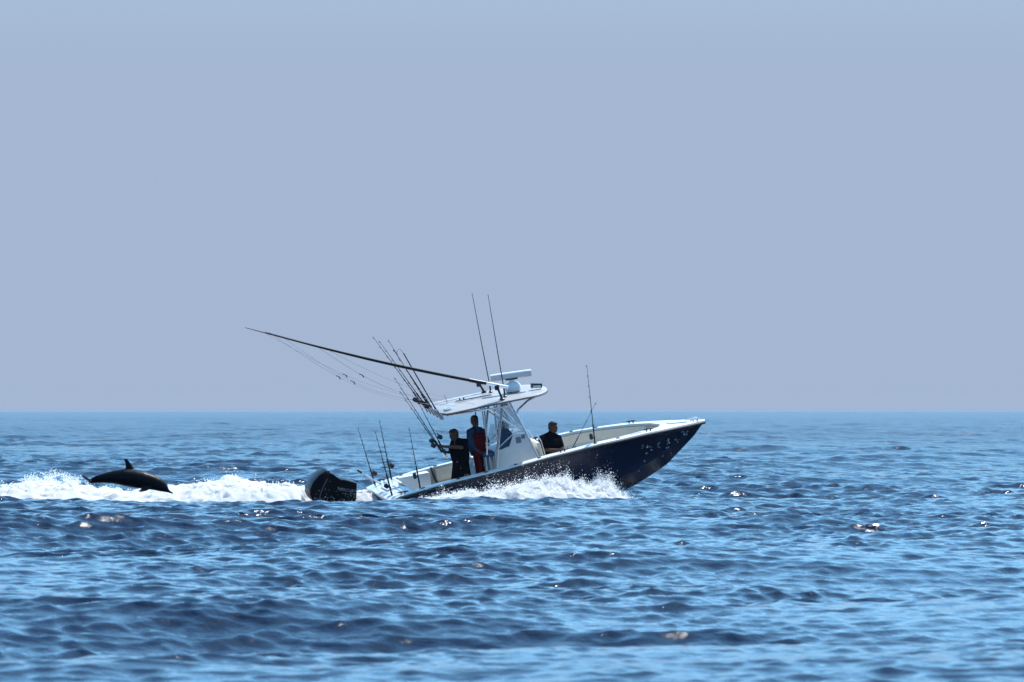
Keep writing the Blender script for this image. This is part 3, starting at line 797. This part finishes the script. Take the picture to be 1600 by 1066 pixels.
# -- person in blue shirt and red oilskin bib trousers at the helm
R2 = BM @ Vector((2.22, -.25, FLOOR))
wp = (BM @ Vector((2.50, -.17, 1.645))) - R2
wax = BM.to_3x3() @ Vector((.1, .6, .75))
def bib(tr, V):
    for t in np.linspace(0, 1, 6):
        c = V['pelvis'].lerp(V['chest'] + Vector((.02, -.02, .06)), t)
        ax = (V['shL'] - V['shR']).normalized(); fr = Vector((-ax.y, ax.x, 0)).normalized()
        if fr.y > 0: fr = -fr
        w_ = .15 - .055 * t
        tr.cap(c - ax * w_ + fr * (.035 + .03 * t), .105 - .01 * t, c + ax * w_ + fr * (.035 + .03 * t), .105 - .01 * t)
    for q in 'RL':
        top_ = V['sh' + q].lerp(V['neck'], .45) + Vector((0, 0, .055)); ax = (V['shL'] - V['shR']).normalized(); fr = Vector((-ax.y, ax.x, 0)).normalized()
        if fr.y > 0: fr = -fr
        s_ = -1 if q == 'R' else 1
        tr.tube([V['chest'] + fr * .15 + ax * .09 * s_ + Vector((0, 0, .08)), top_ + fr * .075, top_ + fr * .01, V['chest'] - fr * .13 + ax * .05 * s_, V['pelvis'] - fr * .12], .020, 8)
human(R2, 'person in blue shirt and red bib trousers standing at the helm under the hard top', dict(
    head=(-.150, -.02, 1.685), neck=(-.135, 0, 1.555), chest=(-.115, 0, 1.26), pelvis=(-.06, 0, .97),
    shR=(-.275, -.12, 1.425), elR=(-.285, -.17, 1.12), haR=(-.10, -.27, .985),
    shL=(.03, .12, 1.435), elL=(.135, .12, 1.21), haL=tuple(wp + Vector((-.07, .0, -.02))),
    hipR=(-.11, -.09, .93), knR=(-.05, -.12, .50), anR=(-.02, -.13, .09), toeR=(.12, -.22, .04),
    hipL=(.0, .09, .93), knL=(.04, .10, .50), anL=(.03, .12, .09), toeL=(.19, .06, .04)),
    (.45, -.85, -.05), dict(shirt=CLO_BLUE, trousers=CLO_RED), 'long', hands={'L': (wp, wax, .018)}, extra=bib)

# -- person seated ahead of the console
R3_ = BM @ Vector((4.13, 0, .915))
fz = ((BM @ Vector((4.6, 0, FLOOR))) - R3_).z
human(R3_, 'person in dark shirt seated in the bow ahead of the console, looking forward', dict(
    head=(.05, -.02, .735), neck=(.0, 0, .62), chest=(-.02, 0, .36), pelvis=(-.03, 0, .12),
    shR=(-.225, -.09, .465), elR=(-.23, -.24, .18), haR=(.12, -.26, .19),
    shL=(.175, .10, .475), elL=(.265, .02, .22), haL=(.36, -.20, .20),
    hipR=(.0, -.13, .09), knR=(.43, -.17, .14), anR=(.46, -.17, fz + .09), toeR=(.60, -.19, fz + .04),
    hipL=(.02, .10, .09), knL=(.46, .10, .15), anL=(.50, .11, fz + .09), toeL=(.64, .11, fz + .04)),
    (.92, -.40, -.02), dict(shirt=CLO_BLACK, trousers=CLO_DK), 'short')

# ------------------------------------------------------------------ dolphin
def dolphin():
    root = Vector((-9.14, 133.9, .332))
    e = empty('dolphin', Matrix.Translation(root) @ Matrix.Scale(.977, 4), 'dark dolphin leaping clear of the water over the white wake behind the boat', 'dolphin')
    tab = [(139, 750.2, 754.8), (144, 747, 755), (150, 744, 754.4), (162.5, 740, 754), (177.5, 736.2, 755), (195, 733.8, 758.6), (212, 735.2, 761.6), (225, 737.5, 762.6), (241, 743.2, 765), (250, 747.6, 766.8), (257, 752.5, 768.2), (261, 757.2, 769), (263, 764.2, 769.6), (265.5, 767.2, 770.6), (269, 769.6, 771.6), (270.6, 770.4, 771.4)]
    P = lambda px, py: ((px - 193) / 64.9, (760.5 - py) / 64.9)
    wid = [.022, .035, .055, .10, .15, .19, .205, .20, .165, .14, .115, .09, .060, .042, .030, .015]
    b = MB(); rings = []
    X = [P(t[0], 0)[0] for t in tab]; T = [P(0, t[1])[1] for t in tab]; Bt = [P(0, t[2])[1] for t in tab]
    xs_ = np.linspace(X[0], X[-1], 60)
    for x in xs_:
        tz, bz, w_ = np.interp(x, X, T), np.interp(x, X, Bt), np.interp(x, X, wid)
        c, h = (tz + bz) / 2, (tz - bz) / 2 * 1.10
        rings.append([(x, w_ * math.cos(a), c + h * math.sin(a)) for a in np.linspace(0, 2 * math.pi, 24, endpoint=False)])
    b.loft(rings)
    # dorsal fin, swept back
    fin = [((213, 737), (192, 736)), ((208.5, 731), (196, 731)), ((205, 725.5), (196, 726)), ((201.5, 720.8), (194.8, 721.8)), ((198.2, 716.8), (193.2, 718))]
    rr = []
    for i, (a, c) in enumerate(fin):
        xa, za = P(*a); xc, zc = P(*c); th = .034 * (1 - i / 6.5)
        rr.append([(xa + (xc - xa) * t, s_ * th * (math.sin(math.pi * min(1, max(0, t ** .7))) + .15), za + (zc - za) * t) for t, s_ in ((0, 0), (.2, 1), (.5, 1), (.8, 1), (1, 0), (.8, -1), (.5, -1), (.2, -1))])
    b.loft(rr)
    # pectoral flippers
    for sd in (-1, 1):
        rr = []
        for i, (a, c, y) in enumerate((((238, 761), (224, 759), .15), ((234, 764.5), (221, 763), .21), ((228, 767.4), (218.5, 766), .27), ((221, 768.6), (216.2, 767.8), .32))):
            xa, za = P(*a); xc, zc = P(*c); th = .022 * (1 - i / 5)
            rr.append([(xa + (xc - xa) * t, sd * y, za + (zc - za) * t + s_ * th) for t, s_ in ((0, 0), (.2, 1), (.6, .9), (1, 0), (.6, -.9), (.2, -1))])
        b.loft(rr)
    # flukes, trailing up and back
    for sd in (-1, 1):
        rr = []
        for i, (xf, xb, y, z) in enumerate(((.10, -.06, 0.0, 0.0), (.045, -.10, .10, .035), (-.03, -.14, .19, .085), (-.12, -.185, .27, .14))):
            x0, z0 = P(139, 752.8); th = .020 * (1 - i / 5)
            rr.append([(x0 + xf + (xb - xf) * t, sd * y, z0 + z + .02 * t + s_ * th) for t, s_ in ((0, 0), (.25, 1), (.6, .8), (1, 0), (.6, -.8), (.25, -1))])
        b.loft(rr)
    m, t, bs = node_mat('dolphin_skin')
    tc = t.nodes.new('ShaderNodeTexCoord'); sp = t.nodes.new('ShaderNodeSeparateXYZ'); t.links.new(tc.outputs['Object'], sp.inputs[0])
    nz = t.nodes.new('ShaderNodeTexNoise'); nz.inputs['Scale'].default_value = 4; t.links.new(tc.outputs['Object'], nz.inputs['Vector'])
    ad = t.nodes.new('ShaderNodeMath'); ad.operation = 'MULTIPLY_ADD'; ad.inputs[1].default_value = .08; t.links.new(nz.outputs['Fac'], ad.inputs[0]); t.links.new(sp.outputs['Z'], ad.inputs[2])
    cr = t.nodes.new('ShaderNodeValToRGB'); cr.color_ramp.elements[0].position = 0.0; cr.color_ramp.elements[0].color = (.006, .007, .010, 1)
    cr.color_ramp.elements[1].position = .16; cr.color_ramp.elements[1].color = (.003, .0035, .006, 1)
    t.links.new(ad.outputs[0], cr.inputs[0]); t.links.new(cr.outputs[0], bs.inputs['Base Color'])
    bs.inputs['Roughness'].default_value = .42; bs.inputs['Specular IOR Level'].default_value = .08
    n2 = t.nodes.new('ShaderNodeTexNoise'); n2.inputs['Scale'].default_value = 9; t.links.new(tc.outputs['Object'], n2.inputs['Vector'])
    bp = t.nodes.new('ShaderNodeBump'); bp.inputs['Strength'].default_value = .25; bp.inputs['Distance'].default_value = .02; t.links.new(n2.outputs['Fac'], bp.inputs['Height']); t.links.new(bp.outputs[0], bs.inputs['Normal'])
    remesh(b, 'body', m, e, .010, 1)
    for sd in (-1, 1):
        x, z = P(252, 761.5); MB().ell((x, sd * .128, z), (.012, .008, .010), None, 8, 6).build('eye', EYE, e)
dolphin()

# ------------------------------------------------------------------ foam and spray
def foam_and_glint_mat():
    m, t, b = node_mat('white_foam_and_glint')
    t.nodes.remove(b); o = t.nodes['Material Output']
    tc = t.nodes.new('ShaderNodeTexCoord'); nz = t.nodes.new('ShaderNodeTexNoise'); nz.inputs['Scale'].default_value = 7; nz.inputs['Detail'].default_value = 6
    t.links.new(tc.outputs['Object'], nz.inputs['Vector'])
    cr = t.nodes.new('ShaderNodeValToRGB'); cr.color_ramp.elements[0].position = .26; cr.color_ramp.elements[0].color = (.80, .88, .94, 1); cr.color_ramp.elements[1].position = .40; cr.color_ramp.elements[1].color = (.97, .975, .98, 1)
    t.links.new(nz.outputs['Fac'], cr.inputs[0])
    d = t.nodes.new('ShaderNodeBsdfDiffuse'); tr = t.nodes.new('ShaderNodeBsdfTranslucent'); mx = t.nodes.new('ShaderNodeMixShader'); mx.inputs[0].default_value = .6
    n2 = t.nodes.new('ShaderNodeTexNoise'); n2.inputs['Scale'].default_value = 18; n2.inputs['Detail'].default_value = 5; t.links.new(tc.outputs['Object'], n2.inputs['Vector'])
    bp = t.nodes.new('ShaderNodeBump'); bp.inputs['Strength'].default_value = .15; bp.inputs['Distance'].default_value = .03; t.links.new(n2.outputs['Fac'], bp.inputs['Height'])
    for q in (d, tr): t.links.new(cr.outputs[0], q.inputs['Color'])
    t.links.new(bp.outputs[0], d.inputs['Normal'])
    t.links.new(d.outputs[0], mx.inputs[1]); t.links.new(tr.outputs[0], mx.inputs[2]); t.links.new(mx.outputs[0], o.inputs['Surface'])
    return m
FOAM_AND_GLINT = foam_and_glint_mat()
def grid_mesh(name, Xg, Yg, Zg, keep, label):
    nr, nc = Xg.shape
    V = np.stack([Xg.ravel(), Yg.ravel(), Zg.ravel()], 1)
    ii = (np.arange(nr - 1)[:, None] * nc + np.arange(nc - 1)[None, :]).ravel()
    Fq = np.stack([ii, ii + nc, ii + nc + 1, ii + 1], 1)
    k = keep.ravel(); ok = k[Fq].any(1); Fq = Fq[ok]
    used = np.unique(Fq); mp = np.full(len(V), -1); mp[used] = np.arange(len(used))
    o = mesh_np(name, V[used], mp[Fq], FOAM_AND_GLINT)
    return tag(o, label, None, kind='stuff')
OCT = np.array([(1, 0, 0), (-1, 0, 0), (0, 1, 0), (0, -1, 0), (0, 0, 1), (0, 0, -1)], float)
OCF = np.array([(0, 2, 4), (2, 1, 4), (1, 3, 4), (3, 0, 4), (2, 0, 5), (1, 2, 5), (3, 1, 5), (0, 3, 5)])
def droplets(name, pts, rad, label, parent=None):
    n = len(pts); st = rng.uniform(.7, 1.5, (n, 1, 3))
    V = (pts[:, None, :] + OCT[None] * rad[:, None, None] * st).reshape(-1, 3)
    Fq = (OCF[None] + 6 * np.arange(n)[:, None, None]).reshape(-1, 3)
    o = mesh_np(name, V, Fq, FOAM_AND_GLINT, parent)
    return tag(o, label, None, kind='stuff')
def rid(x, y, sc, seed): return 1 - np.abs(fbm(x / sc, y / sc, 4, seed))

# wake of churned foam behind the boat
WX = np.arange(-26, -2.65, .040); WY = np.concatenate([np.arange(132.4, 137.4, .055), np.arange(137.4, 142.5, .13)])
Xg, Yg = np.meshgrid(WX, WY, indexing='ij')
crest = np.interp(Xg, [-30, -14, -12.3, -11.2, -10, -8.2, -7.3, -6.7, -6.2, -5.7, -5.0, -4.6, -3.8, -3.3, -2.7], [.34, .40, .43, .43, .34, .34, .45, .52, .50, .44, .38, .38, .36, .30, .05])
past = 1 / (1 + np.exp(-(Xg + 5.1) / .12))            # alongside the motor the foam lies beyond it
ky = 136.6 + .25 * np.sin(Xg * .7) + 2.1 * past
env = np.exp(-(np.abs(Yg - ky) / (2.5 - .9 * past)) ** 4)
lump = fbm(Xg / .75, Yg / 1.0, 3, 31) * .14 + rid(Xg, Yg, .34, 41) * .11 + fbm(Xg / .10, Yg / .12, 3, 51) * .045
Zg = -.55 + (crest + .36 + lump * (crest + .25) * 1.2) * env
Xg2 = Xg + .10 * fbm(Xg / .3, Yg / .3, 3, 61) * env; Yg2 = Yg + .12 * fbm(Xg / .3, Yg / .3, 3, 71) * env
grid_mesh('wake_foam', Xg2, Yg2, Zg, Zg > -.45, 'wide band of churned white foam trailing behind the boat and under the dolphin')
n = 15000
ix = rng.integers(0, Xg.shape[0], n); iy = rng.integers(0, int(Xg.shape[1] * .7), n)
pz = Zg[ix, iy]; ok = pz > .12 + rng.uniform(0, .25, n)
pts = np.stack([Xg2[ix, iy], Yg2[ix, iy], pz + rng.exponential(.03, n)], 1)[ok]
droplets('wake_spray', pts, rng.uniform(.004, .016, len(pts)), 'fine droplets flung up along the top of the wake')
# splash thrown up behind the dolphin's tail
n = 3800
t = rng.beta(2, 2, n); px_ = -11.95 + 1.75 * t; hh = .28 * np.sin(np.pi * t) + .05
pts = np.stack([px_ + rng.normal(0, .06, n), 136.9 + rng.normal(0, .3, n),   .33 + (hh + .08) * rng.beta(1.1, 2.4, n)], 1)
clump = fbm(pts[:, 0] / .12, pts[:, 2] / .10, 3, 81); pts = pts[clump > -.25]
droplets('tail_splash', pts, rng.uniform(.003, .011, len(pts)), 'thin splash of droplets in the air behind the tail of the dolphin')

# bow wave and spray along the near side of the hull
LX = np.arange(.10, 6.75, .028); TO = np.concatenate([np.arange(-.10, 2.0, .036), np.arange(2.0, 4.2, .08)])
base = np.array([list(BM @ Vector((x, -(half_beam(x) * (.93 if x < 3 else .93 - .42 * ((x - 3) / 3.7) ** 1.2)), .18))) for x in LX])
outw = np.array([math.sin(math.radians(14)), -math.cos(math.radians(14)), 0])
pxs = 800 + base[:, 0] / base[:, 1] * 8888.9
topz = np.interp(base[:, 0], [-2.6, -2.1, -1.55, -1.30, -1.10, -.62, 0.0, .45, .92, 1.3, 1.53, 1.92, 2.22, 2.46, 2.85, 3.1], [.03, .08, .15, .25, .12, .16, .29, .34, .42, .37, .30, .34, .28, .16, .02, -.25])
Sg, Tg = np.meshgrid(np.arange(len(LX)), TO, indexing='ij')
Xg = base[Sg, 0] + outw[0] * Tg; Yg = base[Sg, 1] + outw[1] * Tg
pk = .45 + .18 * np.clip(6.2 - LX[Sg], 0, 6)
prof = np.where(Tg < pk, 1 - .35 * ((pk - Tg) / (pk + .1)) ** 2, np.exp(-((Tg - pk) / 1.25) ** 2))
tz = topz[Sg]
lump = fbm(Xg / .55, Yg / .55, 3, 131) * .11 + rid(Xg, Yg, .30, 141) * .07 + fbm(Xg / .07, Yg / .07, 3, 151) * .025
Zg = -.55 + (tz + .50 + lump * np.clip(tz + .15, 0, 1) * 1.5) * prof
Xg2 = Xg + .07 * fbm(Xg / .2, Yg / .2, 3, 161); Yg2 = Yg + .07 * fbm(Xg / .2, Yg / .2, 3, 171)
grid_mesh('bow_wave_foam', Xg2, Yg2, Zg, Zg > -.42, 'white bow wave breaking along the near side of the navy hull')
n = 60000
ix = rng.integers(0, len(LX), n); iy = np.clip(((.45 + .18 * np.clip(6.2 - LX[ix], 0, 6) + rng.normal(0, .28, n)) + .10) / .036, 1, 57).astype(int)
gate = np.clip((topz[ix] + .02) / .5, 0.02, 1); ok = rng.uniform(0, 1, n) < gate; ix, iy = ix[ok], iy[ok]; n = len(ix)
hgt = rng.exponential(.042, n) * (0.5 + 1.2 * np.clip(fbm(base[ix, 0] / .22, base[ix, 1] * 0 + 3.3, 3, 181) + .5, 0, 1.6))
pts = np.stack([Xg2[ix, iy] + rng.normal(0, .02, n), Yg2[ix, iy], Zg[ix, iy] + hgt], 1)
big = rng.uniform(0, 1, n) < .08
droplets('bow_spray', pts, np.where(big, rng.uniform(.009, .017, n), rng.uniform(.003, .009, n)), 'cloud of spray droplets flying above the bow wave')
# loose drops in front of the after hull, the cockpit and the motor
n = 1500
lx = rng.uniform(.4, 4.2, n); zz = .35 + rng.exponential(.28, n)
pts = np.array([list(BM @ Vector((a, -1.45 - rng.uniform(0, .8), z))) for a, z in zip(lx, zz)])
pts = pts[pts[:, 2] < .95]
m_ = 160
mp_ = np.array([list(BM @ Vector((rng.uniform(-1.95, -.8), -.36 - rng.uniform(0, .2), .8 + abs(rng.normal(0, .22))))) for _ in range(m_)])
pts = np.concatenate([pts, mp_])
droplets('loose_drops', pts, rng.uniform(.003, .0075, len(pts)), 'scattered drops of water in the air beside the hull and motor')
# sun glints on the bow, modelled as small white flecks on the hull
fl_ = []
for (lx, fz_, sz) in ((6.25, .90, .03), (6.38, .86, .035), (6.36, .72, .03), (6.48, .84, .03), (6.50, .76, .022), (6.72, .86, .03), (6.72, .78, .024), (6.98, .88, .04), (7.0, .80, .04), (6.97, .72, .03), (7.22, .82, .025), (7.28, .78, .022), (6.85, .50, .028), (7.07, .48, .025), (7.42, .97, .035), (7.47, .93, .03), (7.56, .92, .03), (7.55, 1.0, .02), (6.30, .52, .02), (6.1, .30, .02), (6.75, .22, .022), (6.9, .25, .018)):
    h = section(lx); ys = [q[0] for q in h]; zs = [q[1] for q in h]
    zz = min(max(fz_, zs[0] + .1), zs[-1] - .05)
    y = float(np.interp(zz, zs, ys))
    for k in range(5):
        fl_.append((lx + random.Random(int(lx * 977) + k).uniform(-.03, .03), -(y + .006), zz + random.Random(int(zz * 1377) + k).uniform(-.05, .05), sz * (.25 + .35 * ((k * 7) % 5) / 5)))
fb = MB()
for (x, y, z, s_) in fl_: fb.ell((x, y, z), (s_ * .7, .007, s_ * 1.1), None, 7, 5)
fo = fb.build('glint_flecks', FOAM_AND_GLINT, boat); tag(fo, 'white flecks standing in for sun glints on the bow', None, kind='stuff')

# ------------------------------------------------------------------ sea haze
hz = MB(); hz.box((0, 0, 2.0), (90000, 90000, 11.0))
m = bpy.data.materials.new('sea_haze'); m.use_nodes = True; t = m.node_tree; t.nodes.clear()
o_ = t.nodes.new('ShaderNodeOutputMaterial'); pv = t.nodes.new('ShaderNodeVolumePrincipled')
pv.inputs['Density'].default_value = .000028; pv.inputs['Color'].default_value = (.38, .48, .62, 1); pv.inputs['Anisotropy'].default_value = 0.0
t.links.new(pv.outputs[0], o_.inputs['Volume'])
ho = hz.build('haze', m, None, False); tag(ho, 'thin blue haze lying over the sea', None, kind='stuff')
